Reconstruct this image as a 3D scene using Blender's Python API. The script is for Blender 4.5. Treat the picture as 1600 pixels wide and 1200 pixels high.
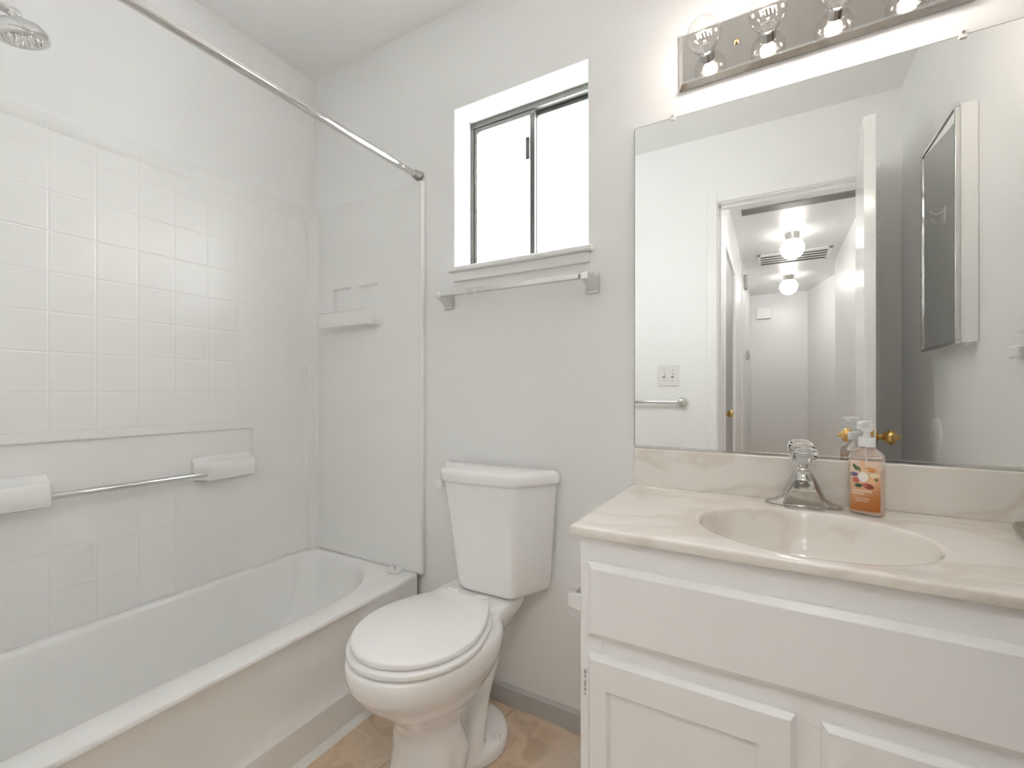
import bpy, bmesh, math, random
from math import sin, cos, pi, radians
from mathutils import Vector, Matrix

random.seed(4)
S = bpy.context.scene
COL = S.collection
for o in list(bpy.data.objects):
    bpy.data.objects.remove(o)

# ------------------------------------------------------------------ camera
D = 1.3226          # window / mirror wall plane (y)
YF = -0.046         # door wall plane (y)
XL = -1.779         # long tub wall (x)
XR = 0.515          # right wall (x)
ZC = 2.44           # ceiling
cam = bpy.data.cameras.new('camera')
cam.sensor_width = 36.0
cam.lens = 708.1 / 1600 * 36
cam.shift_y = 11.2 / 1600
cam.clip_start = 0.01
camo = bpy.data.objects.new('camera', cam)
COL.objects.link(camo)
camo.location = (0, 0, 1.053)
camo.rotation_euler = (radians(90), 0, radians(29.8))
S.camera = camo

# ------------------------------------------------------------------ light + exposure
S.view_settings.view_transform = 'Standard'
S.view_settings.look = 'None'
S.view_settings.exposure = 1.06
S.view_settings.gamma = 1.0
S.view_settings.use_curve_mapping = False

WORLD = 9.0      # overcast daylight outside the window
BULB = .50       # watts per vanity bulb
GLOBE = 5.0      # emission of the hallway globes
HALLW = 75.0     # watts of the hallway globe lamps

w = bpy.data.worlds.new('daylight')
S.world = w
w.use_nodes = True
bg = w.node_tree.nodes['Background']
bg.inputs['Color'].default_value = (0.97, 0.985, 1.0, 1)
bg.inputs['Strength'].default_value = WORLD

S.cycles.diffuse_bounces = 12
S.cycles.max_bounces = 24
S.cycles.transparent_max_bounces = 16


# ------------------------------------------------------------------ materials
def new_mat(name, col=(.8, .8, .8), rough=.5, metal=0.0, spec=.5, **kw):
    m = bpy.data.materials.new(name)
    m.use_nodes = True
    b = m.node_tree.nodes['Principled BSDF']
    b.inputs['Base Color'].default_value = (*col, 1)
    b.inputs['Roughness'].default_value = rough
    b.inputs['Metallic'].default_value = metal
    b.inputs['Specular IOR Level'].default_value = spec
    for k, v in kw.items():
        b.inputs[k.replace('_', ' ')].default_value = v
    return m


def nodes(m):
    return m.node_tree.nodes, m.node_tree.links, m.node_tree.nodes['Principled BSDF']


def add_bump(m, scale, strength, dist=.002, detail=3, kind='noise'):
    n, l, b = nodes(m)
    tc = n.new('ShaderNodeTexCoord')
    t = n.new('ShaderNodeTexNoise')
    t.inputs['Scale'].default_value = scale
    t.inputs['Detail'].default_value = detail
    bp = n.new('ShaderNodeBump')
    bp.inputs['Strength'].default_value = strength
    bp.inputs['Distance'].default_value = dist
    l.new(tc.outputs['Object'], t.inputs['Vector'])
    l.new(t.outputs['Fac'], bp.inputs['Height'])
    l.new(bp.outputs['Normal'], b.inputs['Normal'])
    return bp


def mottle(m, c1, c2, scale, detail=4, lo=.35, hi=.65):
    n, l, b = nodes(m)
    tc = n.new('ShaderNodeTexCoord')
    t = n.new('ShaderNodeTexNoise')
    t.inputs['Scale'].default_value = scale
    t.inputs['Detail'].default_value = detail
    r = n.new('ShaderNodeValToRGB')
    r.color_ramp.elements[0].position = lo
    r.color_ramp.elements[0].color = (*c1, 1)
    r.color_ramp.elements[1].position = hi
    r.color_ramp.elements[1].color = (*c2, 1)
    l.new(tc.outputs['Object'], t.inputs['Vector'])
    l.new(t.outputs['Fac'], r.inputs['Fac'])
    l.new(r.outputs['Color'], b.inputs['Base Color'])


WALLC = (.84, .84, .838)
M = {}
M['wall'] = new_mat('wall_paint', WALLC, .42, spec=.4)
add_bump(M['wall'], 95, .22, .0015)
M['ceiling'] = new_mat('ceiling_paint', (.85, .85, .848), .6, spec=.3)
add_bump(M['ceiling'], 60, .2, .002)
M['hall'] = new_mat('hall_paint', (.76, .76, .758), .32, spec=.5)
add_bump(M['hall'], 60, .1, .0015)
M['trim'] = new_mat('trim_paint', (.84, .84, .835), .3)
M['basegrey'] = new_mat('baseboard_vinyl', (.50, .50, .49), .45)
M['cab'] = new_mat('cabinet_paint', (.86, .86, .86), .33)
add_bump(M['cab'], 22, .03, .002, 1)
M['porc'] = new_mat('porcelain', (.89, .89, .884), .12, Coat_Weight=.6, Coat_Roughness=.04)
M['seat'] = new_mat('seat_plastic', (.90, .90, .894), .22)
M['fiber'] = new_mat('fibreglass', (.85, .85, .845), .22)
M['tubw'] = new_mat('tub_enamel', (.87, .87, .865), .16)
M['chrome'] = new_mat('chrome', (.70, .70, .69), .07, 1.0)
M['fchrome'] = new_mat('faucet_chrome', (.52, .505, .47), .08, 1.0)
M['satin'] = new_mat('satin_metal', (.62, .61, .58), .25, 1.0)
M['alu'] = new_mat('aluminium', (.36, .36, .34), .4, .8)
M['winalu'] = new_mat('window_aluminium', (.15, .15, .14), .4, .7)
M['brass'] = new_mat('brass', (.72, .47, .17), .18, 1.0)
M['mirror'] = new_mat('mirror_silver', (.93, .94, .93), .0, 1.0)
M['black'] = new_mat('dark_gap', (.04, .04, .04), .6)
M['dark'] = new_mat('dark_grey', (.14, .14, .13), .5)
M['white'] = new_mat('white_plastic', (.85, .85, .84), .28)
M['offwhite'] = new_mat('ivory_plastic', (.74, .73, .70), .35)
M['caulk'] = new_mat('white_caulk', (.85, .85, .83), .4)
M['pewter'] = new_mat('pewter', (.50, .48, .42), .35, .9)
M['sidedoor'] = new_mat('side_door_shaded', (.34, .34, .335), .5)  # leaf colour darkened to carry the shade on the hallway side door
M['door'] = new_mat('door_paint', (.78, .78, .775), .16)

# chrome strip plate of the vanity light: warm polished metal
M['plate'] = new_mat('polished_plate', (.56, .54, .515), .05, 1.0)


def fiberglass_tiles():
    """moulded 4 inch tile pattern, smooth inside the moulded recess"""
    m = new_mat('fibreglass_tiles', (.85, .85, .845), .24)
    n, l, b = nodes(m)
    tc = n.new('ShaderNodeTexCoord')
    sp = n.new('ShaderNodeSeparateXYZ')
    l.new(tc.outputs['Object'], sp.inputs[0])

    def groove(out, off, pitch, half):
        a = n.new('ShaderNodeMath'); a.operation = 'SUBTRACT'; a.inputs[1].default_value = off
        l.new(out, a.inputs[0])
        q = n.new('ShaderNodeMath'); q.operation = 'DIVIDE'; q.inputs[1].default_value = pitch
        l.new(a.outputs[0], q.inputs[0])
        f = n.new('ShaderNodeMath'); f.operation = 'FRACT'
        l.new(q.outputs[0], f.inputs[0])
        s = n.new('ShaderNodeMath'); s.operation = 'SUBTRACT'; s.inputs[1].default_value = .5
        l.new(f.outputs[0], s.inputs[0])
        ab = n.new('ShaderNodeMath'); ab.operation = 'ABSOLUTE'
        l.new(s.outputs[0], ab.inputs[0])
        mr = n.new('ShaderNodeMapRange'); mr.interpolation_type = 'SMOOTHSTEP'
        mr.inputs['From Min'].default_value = .5 - half / pitch
        mr.inputs['From Max'].default_value = .5
        mr.inputs['To Min'].default_value = 1
        mr.inputs['To Max'].default_value = 0
        l.new(ab.outputs[0], mr.inputs[0])
        return mr.outputs[0]

    gy = groove(sp.outputs['Y'], .456 - .6, .1033, .0042)
    gz = groove(sp.outputs['Z'], 1.050 - .365, .113, .0042)
    mn = n.new('ShaderNodeMath'); mn.operation = 'MINIMUM'
    l.new(gy, mn.inputs[0]); l.new(gz, mn.inputs[1])

    def step(out, v, greater=True):
        c = n.new('ShaderNodeMath'); c.operation = 'GREATER_THAN' if greater else 'LESS_THAN'
        c.inputs[1].default_value = v
        l.new(out, c.inputs[0]); return c.outputs[0]

    def op(kind, a, c):
        q = n.new('ShaderNodeMath'); q.operation = kind
        l.new(a, q.inputs[0]); l.new(c, q.inputs[1]); return q.outputs[0]
    rec = op('MULTIPLY', op('MULTIPLY', step(sp.outputs['Z'], .70 - .365), step(sp.outputs['Z'], .93 - .365, False)),
             step(sp.outputs['Y'], 1.045 - .6, False))
    out = op('MAXIMUM', step(sp.outputs['Z'], 1.80 - .365), step(sp.outputs['Y'], 1.265 - .6))
    flat = op('MAXIMUM', rec, out)
    h = op('MAXIMUM', mn.outputs[0], flat)
    bp = n.new('ShaderNodeBump')
    bp.inputs['Strength'].default_value = .42
    bp.inputs['Distance'].default_value = .0016
    l.new(h, bp.inputs['Height'])
    l.new(bp.outputs['Normal'], b.inputs['Normal'])
    return m


M['tiles'] = fiberglass_tiles()


def marble():
    m = new_mat('cultured_marble', (.80, .75, .67), .16, Coat_Weight=.4, Coat_Roughness=.05)
    n, l, b = nodes(m)
    tc = n.new('ShaderNodeTexCoord')
    mp = n.new('ShaderNodeMapping')
    mp.inputs['Rotation'].default_value = (.3, .2, .5)
    mp.inputs['Scale'].default_value = (1.2, 1.5, 2.4)
    l.new(tc.outputs['Object'], mp.inputs[0])
    t = n.new('ShaderNodeTexNoise'); t.inputs['Scale'].default_value = 2.4
    t.inputs['Detail'].default_value = 5; t.inputs['Distortion'].default_value = .9
    l.new(mp.outputs[0], t.inputs['Vector'])
    r = n.new('ShaderNodeValToRGB')
    e = r.color_ramp.elements
    e[0].position = .30; e[0].color = (.83, .795, .745, 1)
    e[1].position = .72; e[1].color = (.815, .775, .72, 1)
    k = e.new(.46); k.color = (.835, .80, .75, 1)
    k = e.new(.515); k.color = (.735, .685, .62, 1)
    k = e.new(.57); k.color = (.82, .785, .735, 1)
    l.new(t.outputs['Fac'], r.inputs['Fac'])
    l.new(r.outputs['Color'], b.inputs['Base Color'])
    return m


M['marble'] = marble()


def floor_mat():
    m = new_mat('vinyl_stone', (.4, .3, .2), .38)
    n, l, b = nodes(m)
    tc = n.new('ShaderNodeTexCoord')
    mp = n.new('ShaderNodeMapping'); mp.inputs['Rotation'].default_value = (0, 0, radians(8))
    l.new(tc.outputs['Object'], mp.inputs[0])
    t = n.new('ShaderNodeTexNoise'); t.inputs['Scale'].default_value = 11; t.inputs['Detail'].default_value = 7
    t.inputs['Distortion'].default_value = .9
    l.new(mp.outputs[0], t.inputs['Vector'])
    r = n.new('ShaderNodeValToRGB')
    e = r.color_ramp.elements
    e[0].position = .32; e[0].color = (.56, .41, .28, 1)
    e[1].position = .70; e[1].color = (.84, .70, .54, 1)
    k = e.new(.5); k.color = (.76, .58, .42, 1)
    k = e.new(.6); k.color = (.69, .56, .43, 1)
    l.new(t.outputs['Fac'], r.inputs['Fac'])
    # patches of cooler stone
    t2 = n.new('ShaderNodeTexNoise'); t2.inputs['Scale'].default_value = 3.0
    l.new(mp.outputs[0], t2.inputs['Vector'])
    mr = n.new('ShaderNodeMapRange'); mr.inputs['From Min'].default_value = .45; mr.inputs['From Max'].default_value = .62
    l.new(t2.outputs['Fac'], mr.inputs[0])
    mx = n.new('ShaderNodeMixRGB'); mx.blend_type = 'MIX'
    mx.inputs[2].default_value = (.68, .60, .54, 1)
    ml = n.new('ShaderNodeMath'); ml.operation = 'MULTIPLY'; ml.inputs[1].default_value = .6
    l.new(mr.outputs[0], ml.inputs[0]); l.new(ml.outputs[0], mx.inputs[0])
    l.new(r.outputs['Color'], mx.inputs[1])
    # joints of the printed stones
    bk = n.new('ShaderNodeTexBrick')
    bk.inputs['Scale'].default_value = 1.0
    bk.inputs['Brick Width'].default_value = .305
    bk.inputs['Row Height'].default_value = .305
    bk.inputs['Mortar Size'].default_value = .004
    bk.inputs['Mortar Smooth'].default_value = .6
    bk.inputs['Color1'].default_value = (1, 1, 1, 1)
    bk.inputs['Color2'].default_value = (.93, .93, .93, 1)
    bk.inputs['Mortar'].default_value = (.72, .70, .68, 1)
    l.new(mp.outputs[0], bk.inputs['Vector'])
    mu = n.new('ShaderNodeMixRGB'); mu.blend_type = 'MULTIPLY'; mu.inputs[0].default_value = 1
    l.new(mx.outputs[0], mu.inputs[1]); l.new(bk.outputs['Color'], mu.inputs[2])
    l.new(mu.outputs[0], b.inputs['Base Color'])
    return m


M['floor'] = floor_mat()


def thin_glass(name, tint=(1, 1, 1), refl=.08):
    m = bpy.data.materials.new(name)
    m.use_nodes = True
    n, l = m.node_tree.nodes, m.node_tree.links
    n.clear()
    out = n.new('ShaderNodeOutputMaterial')
    tr = n.new('ShaderNodeBsdfTransparent'); tr.inputs[0].default_value = (*tint, 1)
    gl = n.new('ShaderNodeBsdfGlossy'); gl.inputs['Roughness'].default_value = .02
    mx = n.new('ShaderNodeMixShader')
    lw = n.new('ShaderNodeLayerWeight'); lw.inputs['Blend'].default_value = .5
    pw = n.new('ShaderNodeMath'); pw.operation = 'POWER'; pw.inputs[1].default_value = 5
    mu = n.new('ShaderNodeMath'); mu.operation = 'MULTIPLY_ADD'
    mu.inputs[1].default_value = .8; mu.inputs[2].default_value = refl
    l.new(lw.outputs['Facing'], pw.inputs[0]); l.new(pw.outputs[0], mu.inputs[0]); l.new(mu.outputs[0], mx.inputs[0])
    l.new(tr.outputs[0], mx.inputs[1]); l.new(gl.outputs[0], mx.inputs[2])
    l.new(mx.outputs[0], out.inputs[0])
    return m


M['pane'] = thin_glass('window_glass', (.96, .97, .96), .04)
M['bulbglass'] = thin_glass('bulb_glass', (.95, .94, .93), .10)
M['acrylic'] = new_mat('acrylic', (.97, .97, .97), .02, Transmission_Weight=1.0, IOR=1.45)
M['clip'] = new_mat('clear_clip', (.85, .83, .8), .15, Transmission_Weight=.3)
M['bottle'] = new_mat('bottle_plastic', (.96, .90, .86), .12, Transmission_Weight=.8, IOR=1.12)
M['pump'] = new_mat('pump_plastic', (.86, .87, .88), .25)


def emit(name, col, s):
    m = bpy.data.materials.new(name)
    m.use_nodes = True
    b = m.node_tree.nodes['Principled BSDF']
    b.inputs['Base Color'].default_value = (*col, 1)
    b.inputs['Emission Color'].default_value = (*col, 1)
    b.inputs['Emission Strength'].default_value = s
    return m


M['filament'] = emit('filament_glow', (1, .86, .68), 30)
M['globe'] = emit('globe_glow', (1, .96, .90), GLOBE)


# ------------------------------------------------------------------ mesh builder
class MB:
    def __init__(s):
        s.v = []; s.f = []; s.mi = []

    def add(s, vs, fs, mi=0):
        o = len(s.v)
        s.v += [Vector(p) for p in vs]
        s.f += [tuple(i + o for i in f) for f in fs]
        s.mi += [mi] * len(fs)
        return s

    def box(s, x0, x1, y0, y1, z0, z1, mi=0):
        vs = [(x, y, z) for z in (z0, z1) for y in (y0, y1) for x in (x0, x1)]
        return s.add(vs, [(0, 2, 3, 1), (4, 5, 7, 6), (0, 1, 5, 4), (2, 6, 7, 3), (0, 4, 6, 2), (1, 3, 7, 5)], mi)

    def loft(s, rings, cap0=True, cap1=True, closed=True, mi=0):
        n = len(rings[0]); vs = [p for r in rings for p in r]; fs = []
        for i in range(len(rings) - 1):
            for j in range(n if closed else n - 1):
                k = (j + 1) % n
                fs.append((i * n + j, i * n + k, (i + 1) * n + k, (i + 1) * n + j))
        if cap0: fs.append(tuple(range(n - 1, -1, -1)))
        if cap1: fs.append(tuple((len(rings) - 1) * n + j for j in range(n)))
        return s.add(vs, fs, mi)

    def lathe(s, prof, c=(0, 0, 0), axis=(0, 0, 1), n=32, cap0=True, cap1=True, mi=0):
        """prof: list of (radius, height along axis)"""
        a = Vector(axis).normalized()
        u = a.orthogonal().normalized(); w_ = a.cross(u)
        c = Vector(c)
        rings = [[c + a * h + (u * cos(2 * pi * j / n) + w_ * sin(2 * pi * j / n)) * r for j in range(n)] for r, h in prof]
        return s.loft(rings, cap0, cap1, mi=mi)

    def tube(s, pts, r, n=16, caps=True, mi=0):
        pts = [Vector(p) for p in pts]
        rs = r if isinstance(r, (list, tuple)) else [r] * len(pts)
        rings = []; ref = None
        for i, p in enumerate(pts):
            t = (pts[min(i + 1, len(pts) - 1)] - pts[max(i - 1, 0)]).normalized()
            if ref is None: ref = t.orthogonal().normalized()
            u = (ref - t * ref.dot(t)).normalized(); ref = u
            w_ = t.cross(u)
            rings.append([p + (u * cos(2 * pi * j / n) + w_ * sin(2 * pi * j / n)) * rs[i] for j in range(n)])
        return s.loft(rings, caps, caps, mi=mi)

    def prism(s, poly, z0, z1, mi=0):
        return s.loft([[(x, y, z0) for x, y in poly], [(x, y, z1) for x, y in poly]], mi=mi)

    def grid(s, rows, mi=0):
        return s.loft(rows, False, False, closed=False, mi=mi)

    def sphere(s, c, r, n=24, sc=(1, 1, 1), mi=0):
        prof = [(r * sin(pi * i / (n // 2)) + (1e-5), -r * cos(pi * i / (n // 2))) for i in range(n // 2 + 1)]
        o = len(s.v)
        s.lathe(prof, (0, 0, 0), n=n, mi=mi)
        for i in range(o, len(s.v)):
            p = s.v[i]; s.v[i] = Vector((c[0] + p.x * sc[0], c[1] + p.y * sc[1], c[2] + p.z * sc[2]))
        return s

    def rot(s, a, c=(0, 0, 0), axis='Z'):
        R = Matrix.Rotation(a, 3, axis); c = Vector(c)
        s.v = [R @ (p - c) + c for p in s.v]
        return s


def build(name, mb, mat, parent=None, bevel=0, seg=2, angle=35, smooth=True, sub=0, recalc=True):
    me = bpy.data.meshes.new(name)
    off = Vector(parent.location) if parent else Vector((0, 0, 0))
    if parent and parent.parent: off = off + Vector(parent.parent.location)
    me.from_pydata([p - off for p in mb.v], [], mb.f)
    mats = mat if isinstance(mat, (list, tuple)) else [mat]
    for m in mats: me.materials.append(M[m] if isinstance(m, str) else m)
    me.polygons.foreach_set('material_index', mb.mi)
    if recalc:
        b = bmesh.new(); b.from_mesh(me)
        bmesh.ops.recalc_face_normals(b, faces=b.faces)
        b.to_mesh(me); b.free()
    me.update()
    if smooth:
        me.polygons.foreach_set('use_smooth', [True] * len(me.polygons))
        me.set_sharp_from_angle(angle=radians(angle))
    o = bpy.data.objects.new(name, me)
    COL.objects.link(o)
    if parent: o.parent = parent
    if bevel:
        b = o.modifiers.new('bevel', 'BEVEL')
        b.width = bevel; b.segments = seg; b.limit_method = 'ANGLE'; b.angle_limit = radians(40)
        b.harden_normals = True
    if sub:
        q = o.modifiers.new('sub', 'SUBSURF'); q.levels = sub; q.render_levels = sub
    return o


def thing(name, label, cat, loc=(0, 0, 0), group=None):
    o = bpy.data.objects.new(name, None)
    o.empty_display_size = .05
    COL.objects.link(o)
    o.location = loc
    tag(o, label, cat, group)
    return o


def tag(o, label, cat, group=None):
    o['label'] = label; o['category'] = cat
    if group: o['group'] = group
    return o


def struct(o, label=None, cat=None):
    o['kind'] = 'structure'
    if label: o['label'] = label
    if cat: o['category'] = cat
    return o


def sempty(name, label, cat, loc=(0, 0, 0)):
    o = bpy.data.objects.new(name, None)
    COL.objects.link(o); o.location = loc
    return struct(o, label, cat)


# ------------------------------------------------------------------ room shell
WX0, WX1, WZ0, WZ1 = -.997, -.4886, 1.496, 2.072     # window opening
T = .16
mb = MB()
mb.box(XL - .1, WX0, D, D + T, 0, ZC)
mb.box(WX1, XR + .1, D, D + T, 0, ZC)
mb.box(WX0, WX1, D, D + T, 0, WZ0)
mb.box(WX0, WX1, D, D + T, WZ1, ZC)
b = bmesh.new()
struct(build('wall_back', mb, 'wall'), 'grey-white painted wall with the window, towel bar and mirror', 'wall')
struct(build('wall_left', MB().box(XL - .1, XL, YF - .1, D, 0, ZC), 'wall'), 'painted wall above the long side of the tub', 'wall')
struct(build('wall_right', MB().box(XR, XR + .1, YF - .1, D, 0, ZC), 'wall'), 'painted wall carrying the medicine cabinet, seen in the mirror', 'wall')
DX0, DX1, DZ = -.2485, .381, 2.063
mb = MB()
mb.box(XL, DX0 - .012, YF - .1, YF, 0, ZC)
mb.box(DX1 + .012, XR, YF - .1, YF, 0, ZC)
mb.box(DX0 - .012, DX1 + .012, YF - .1, YF, DZ + .012, ZC)
struct(build('wall_front', mb, 'wall'), 'wall with the doorway, seen in the mirror', 'wall')
struct(build('ceiling', MB().box(XL - .1, XR + .1, YF - .1, D + T, ZC, ZC + .08), 'ceiling'), 'plain white bathroom ceiling', 'ceiling')
struct(build('floor', MB().box(XL - .1, 1.2, -5.2, D + T, -.06, 0), 'floor'), 'tan stone patterned vinyl floor', 'floor')

# baseboard behind the toilet
mb = MB()
y1 = D - .0005
mb.add([(-1.128, y1, 0), (-.34, y1, 0), (-.34, y1 - .011, 0), (-1.128, y1 - .011, 0),
        (-1.128, y1, .064), (-.34, y1, .064), (-.34, y1 - .005, .064), (-1.128, y1 - .005, .064),
        (-.34, y1 - .011, .056), (-1.128, y1 - .011, .056)],
       [(0, 1, 2, 3), (3, 2, 8, 9), (9, 8, 6, 7), (7, 6, 5, 4), (4, 5, 1, 0), (0, 3, 9, 7, 4), (1, 5, 6, 8, 2)])
struct(build('baseboard_back', mb, 'basegrey', smooth=False), 'grey vinyl baseboard behind the toilet', 'baseboard')

# door lining and casing
mb = MB()
mb.box(DX0 - .012, DX0, YF - .1, YF, 0, DZ + .012)
mb.box(DX1, DX1 + .012, YF - .1, YF, 0, DZ + .012)
mb.box(DX0, DX1, YF - .1, YF, DZ, DZ + .012)
mb.box(DX0, DX0 + .01, YF - .075, YF - .045, 0, DZ)      # stop
mb.box(DX0, DX1, YF - .075, YF - .045, DZ - .01, DZ)
struct(build('trim_1', mb, 'trim', bevel=.001), 'white lining of the bathroom doorway', 'trim')
mb = MB()
cw = .052
mb.box(DX0 - .006 - cw, DX0 - .006, YF, YF + .012, 0, DZ + .006 + cw)
mb.box(DX1 + .006, DX1 + .006 + cw, YF, YF + .012, 0, DZ + .006 + cw)
mb.box(DX0 - .006, DX1 + .006, YF, YF + .012, DZ + .006, DZ + .006 + cw)
struct(build('trim_2', mb, 'trim', bevel=.003), 'white casing round the bathroom doorway', 'trim')

# ---- bathroom door, swung open a little past square
hx, hy = .3445, YF + .012
DL, DT = .606, .035
ang = math.atan2(.2865 - .3435, .603 - hy)      # lean of the leaf
dr = sempty('door_1', 'open white bathroom door seen edge on in the mirror', 'door', (hx, hy, 0))


def door_pt(u, t, z):
    """u along the leaf from the hinge, t out of the room-centre face (toward +x)"""
    R = Matrix.Rotation(-ang, 3, 'Z')
    p = R @ Vector((t, u, 0))
    return Vector((hx + p.x, hy + p.y, z))


def door_mb(m):
    m.v = [door_pt(p.y, p.x, p.z) for p in m.v]
    return m


build('leaf', door_mb(MB().box(0, DT, 0, DL, .012, 2.05)), 'door', dr, bevel=.0015)
for side, t0 in ((-1, 0), (1, DT)):
    prof = [(.029, 0), (.029, .004), (.024, .008), (.011, .010), (.0105, .022), (.015, .026), (.024, .034), (.0275, .044),
            (.026, .054), (.018, .062), (.008, .066), (.0075, .071), (.0045, .075), (.0005, .076)]
    build('door_knob', door_mb(MB().lathe(prof, (t0, DL - .065, .885), (side, 0, 0))), 'brass', dr)
mb = MB()
mb.box(DT, DT + .005, .29, .32, 1.70, 1.765)
for q in (1.748, 1.714):
    mb.tube([(DT + .004, .305, q), (DT + .022, .305, q - .008), (DT + .036, .305, q - .002), (DT + .040, .305, q + .012)], .0045, 10)
build('robe_hook', door_mb(mb), 'white', dr)
build('latch_plate', door_mb(MB().box(.006, DT - .006, DL - .0005, DL + .001, .855, .915)), 'brass', dr)

# ---- hallway seen in the mirror through the doorway
HX0, HX1 = -.276, .581
HY = -4.8
hy0 = YF - .1
mb = MB()
mb.box(HX0 - .1, HX0, -.70, hy0, 0, ZC)
mb.box(HX0 - .1, HX0, -1.62, -.70, 2.03, ZC)
mb.box(HX0 - .1, HX0, -2.75, -1.62, 0, ZC)
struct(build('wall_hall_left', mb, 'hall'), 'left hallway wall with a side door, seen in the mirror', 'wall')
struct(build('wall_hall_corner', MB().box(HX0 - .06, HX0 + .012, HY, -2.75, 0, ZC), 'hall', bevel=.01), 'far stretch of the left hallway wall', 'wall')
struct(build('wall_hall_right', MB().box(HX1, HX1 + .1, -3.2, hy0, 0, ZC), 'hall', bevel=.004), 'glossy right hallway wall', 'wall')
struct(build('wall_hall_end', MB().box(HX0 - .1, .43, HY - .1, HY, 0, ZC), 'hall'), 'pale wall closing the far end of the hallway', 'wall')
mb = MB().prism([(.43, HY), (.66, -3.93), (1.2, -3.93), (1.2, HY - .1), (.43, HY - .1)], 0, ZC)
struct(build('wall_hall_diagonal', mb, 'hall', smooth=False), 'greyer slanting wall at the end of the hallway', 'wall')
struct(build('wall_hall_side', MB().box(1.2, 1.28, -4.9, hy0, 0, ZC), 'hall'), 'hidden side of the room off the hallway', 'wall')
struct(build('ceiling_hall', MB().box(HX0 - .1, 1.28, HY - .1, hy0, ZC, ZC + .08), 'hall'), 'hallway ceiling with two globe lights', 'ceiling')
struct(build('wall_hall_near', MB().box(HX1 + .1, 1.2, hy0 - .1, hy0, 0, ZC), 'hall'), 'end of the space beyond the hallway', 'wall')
# side door in the hallway
d2 = sempty('door_2', 'closed hallway side door with shade toned into its leaf and a brass knob', 'door', (HX0 - .03, -1.16, 0))
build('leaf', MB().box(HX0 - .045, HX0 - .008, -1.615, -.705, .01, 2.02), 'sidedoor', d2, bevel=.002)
mb = MB()
mb.box(HX0, HX0 + .012, -.70, -.645, 0, 2.085)
mb.box(HX0, HX0 + .012, -1.675, -1.62, 0, 2.085)
mb.box(HX0, HX0 + .012, -1.62, -.70, 2.03, 2.085)
build('casing', mb, 'trim', d2, bevel=.003)
build('door_knob', MB().lathe([(.026, 0), (.026, .004), (.011, .008), (.010, .024), (.022, .032), (.027, .044), (.022, .056), (.0005, .06)],
                              (HX0 - .0085, -.775, .90), (1, 0, 0)), 'brass', d2)

# globe ceiling lights
mb_base = MB().lathe([(.062, 0), (.06, -.012), (.05, -.05), (.046, -.062)], (0, 0, 0))
g0 = None
for i, (gx, gy, en, lab) in enumerate(((.158, -2.04, .7, 'white globe ceiling light nearer the doorway, in front of the grille'),
                                   (.178, -3.73, 1.9, 'white globe ceiling light farther down the hallway, beyond the grille'),
                                   (.156, -.42, 3.2, 'unseen white globe ceiling light added as fill just outside the bathroom doorway, above the door head'))):  # last globe is an added fill light, hidden behind the door head
    t = thing('globe_light', lab, 'ceiling light', (gx, gy, ZC), 'hallway globe lights')
    if i == 0:
        base = build('base', mb_base, 'satin')
        gl = build('globe', MB().sphere((0, 0, -.135), .088, 32), 'globe')
        base.parent = t; gl.parent = t
        g0 = (base, gl)
    else:
        for ob in g0:
            c = ob.copy(); COL.objects.link(c); c.parent = t
    ld = bpy.data.lights.new('globe_lamp', 'POINT')
    ld.energy = HALLW * en; ld.color = (1, .985, .965); ld.shadow_soft_size = .09
    lo = bpy.data.objects.new('globe_lamp', ld); COL.objects.link(lo)
    lo.location = (0, 0, -.135); lo.parent = t
g0[1].visible_shadow = True

# grille, slot panel
t = thing('ceiling_grille', 'rectangular louvred return air grille on the hallway ceiling', 'vent', (.19, -2.88, ZC))
x0, x1, y0, y1 = -.13, .51, -3.10, -2.64
mb = MB()
mb.box(x0, x1, y0, y0 + .03, ZC - .008, ZC); mb.box(x0, x1, y1 - .03, y1, ZC - .008, ZC)
mb.box(x0, x0 + .03, y0, y1, ZC - .008, ZC); mb.box(x1 - .03, x1, y0, y1, ZC - .008, ZC)
build('frame', mb, 'trim', t, bevel=.001)
build('backing', MB().box(x0 + .03, x1 - .03, y0 + .03, y1 - .03, ZC - .002, ZC - .0005), 'dark', t)
mb = MB()
k = 5
for i in range(k):
    yy = y0 + .045 + i * (y1 - y0 - .09) / (k - 1)
    mb.box(x0 + .03, x1 - .03, yy - .013, yy + .013, ZC - .010, ZC - .007)
build('louvres', mb, 'trim', t)
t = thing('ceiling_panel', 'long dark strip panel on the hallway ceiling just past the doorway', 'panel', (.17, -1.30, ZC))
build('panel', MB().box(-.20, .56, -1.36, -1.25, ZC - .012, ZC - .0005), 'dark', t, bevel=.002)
# small wall fittings of the hallway
t = thing('door_chime', 'small grey chime high on the left hallway wall', 'chime', (HX0, -3.0, 2.2))
build('body', MB().box(HX0 + .0125, HX0 + .045, -3.06, -2.94, 2.18, 2.33), 'alu', t, bevel=.004)
build('slots', MB().box(HX0 + .045, HX0 + .047, -3.04, -3.03, 2.20, 2.31).box(HX0 + .045, HX0 + .047, -3.005, -2.995, 2.20, 2.31), 'dark', t)
t = thing('thermostat', 'small grey thermostat on the left hallway wall below the chime', 'thermostat', (HX0, -3.45, 1.48))
build('body', MB().box(HX0 + .0125, HX0 + .04, -3.52, -3.38, 1.43, 1.53), 'alu', t, bevel=.004)
build('dial', MB().box(HX0 + .04, HX0 + .055, -3.48, -3.42, 1.44, 1.50), 'satin', t, bevel=.003)
t = thing('chime_box', 'white rectangular box high on the far end wall of the hallway', 'box', (-.1, HY, 2.16))
build('cover', MB().box(-.19, -.01, HY + .0005, HY + .05, 2.085, 2.235), 'white', t, bevel=.006)
build('divider', MB().box(-.102, -.098, HY + .05, HY + .052, 2.09, 2.23), 'offwhite', t)

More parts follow.
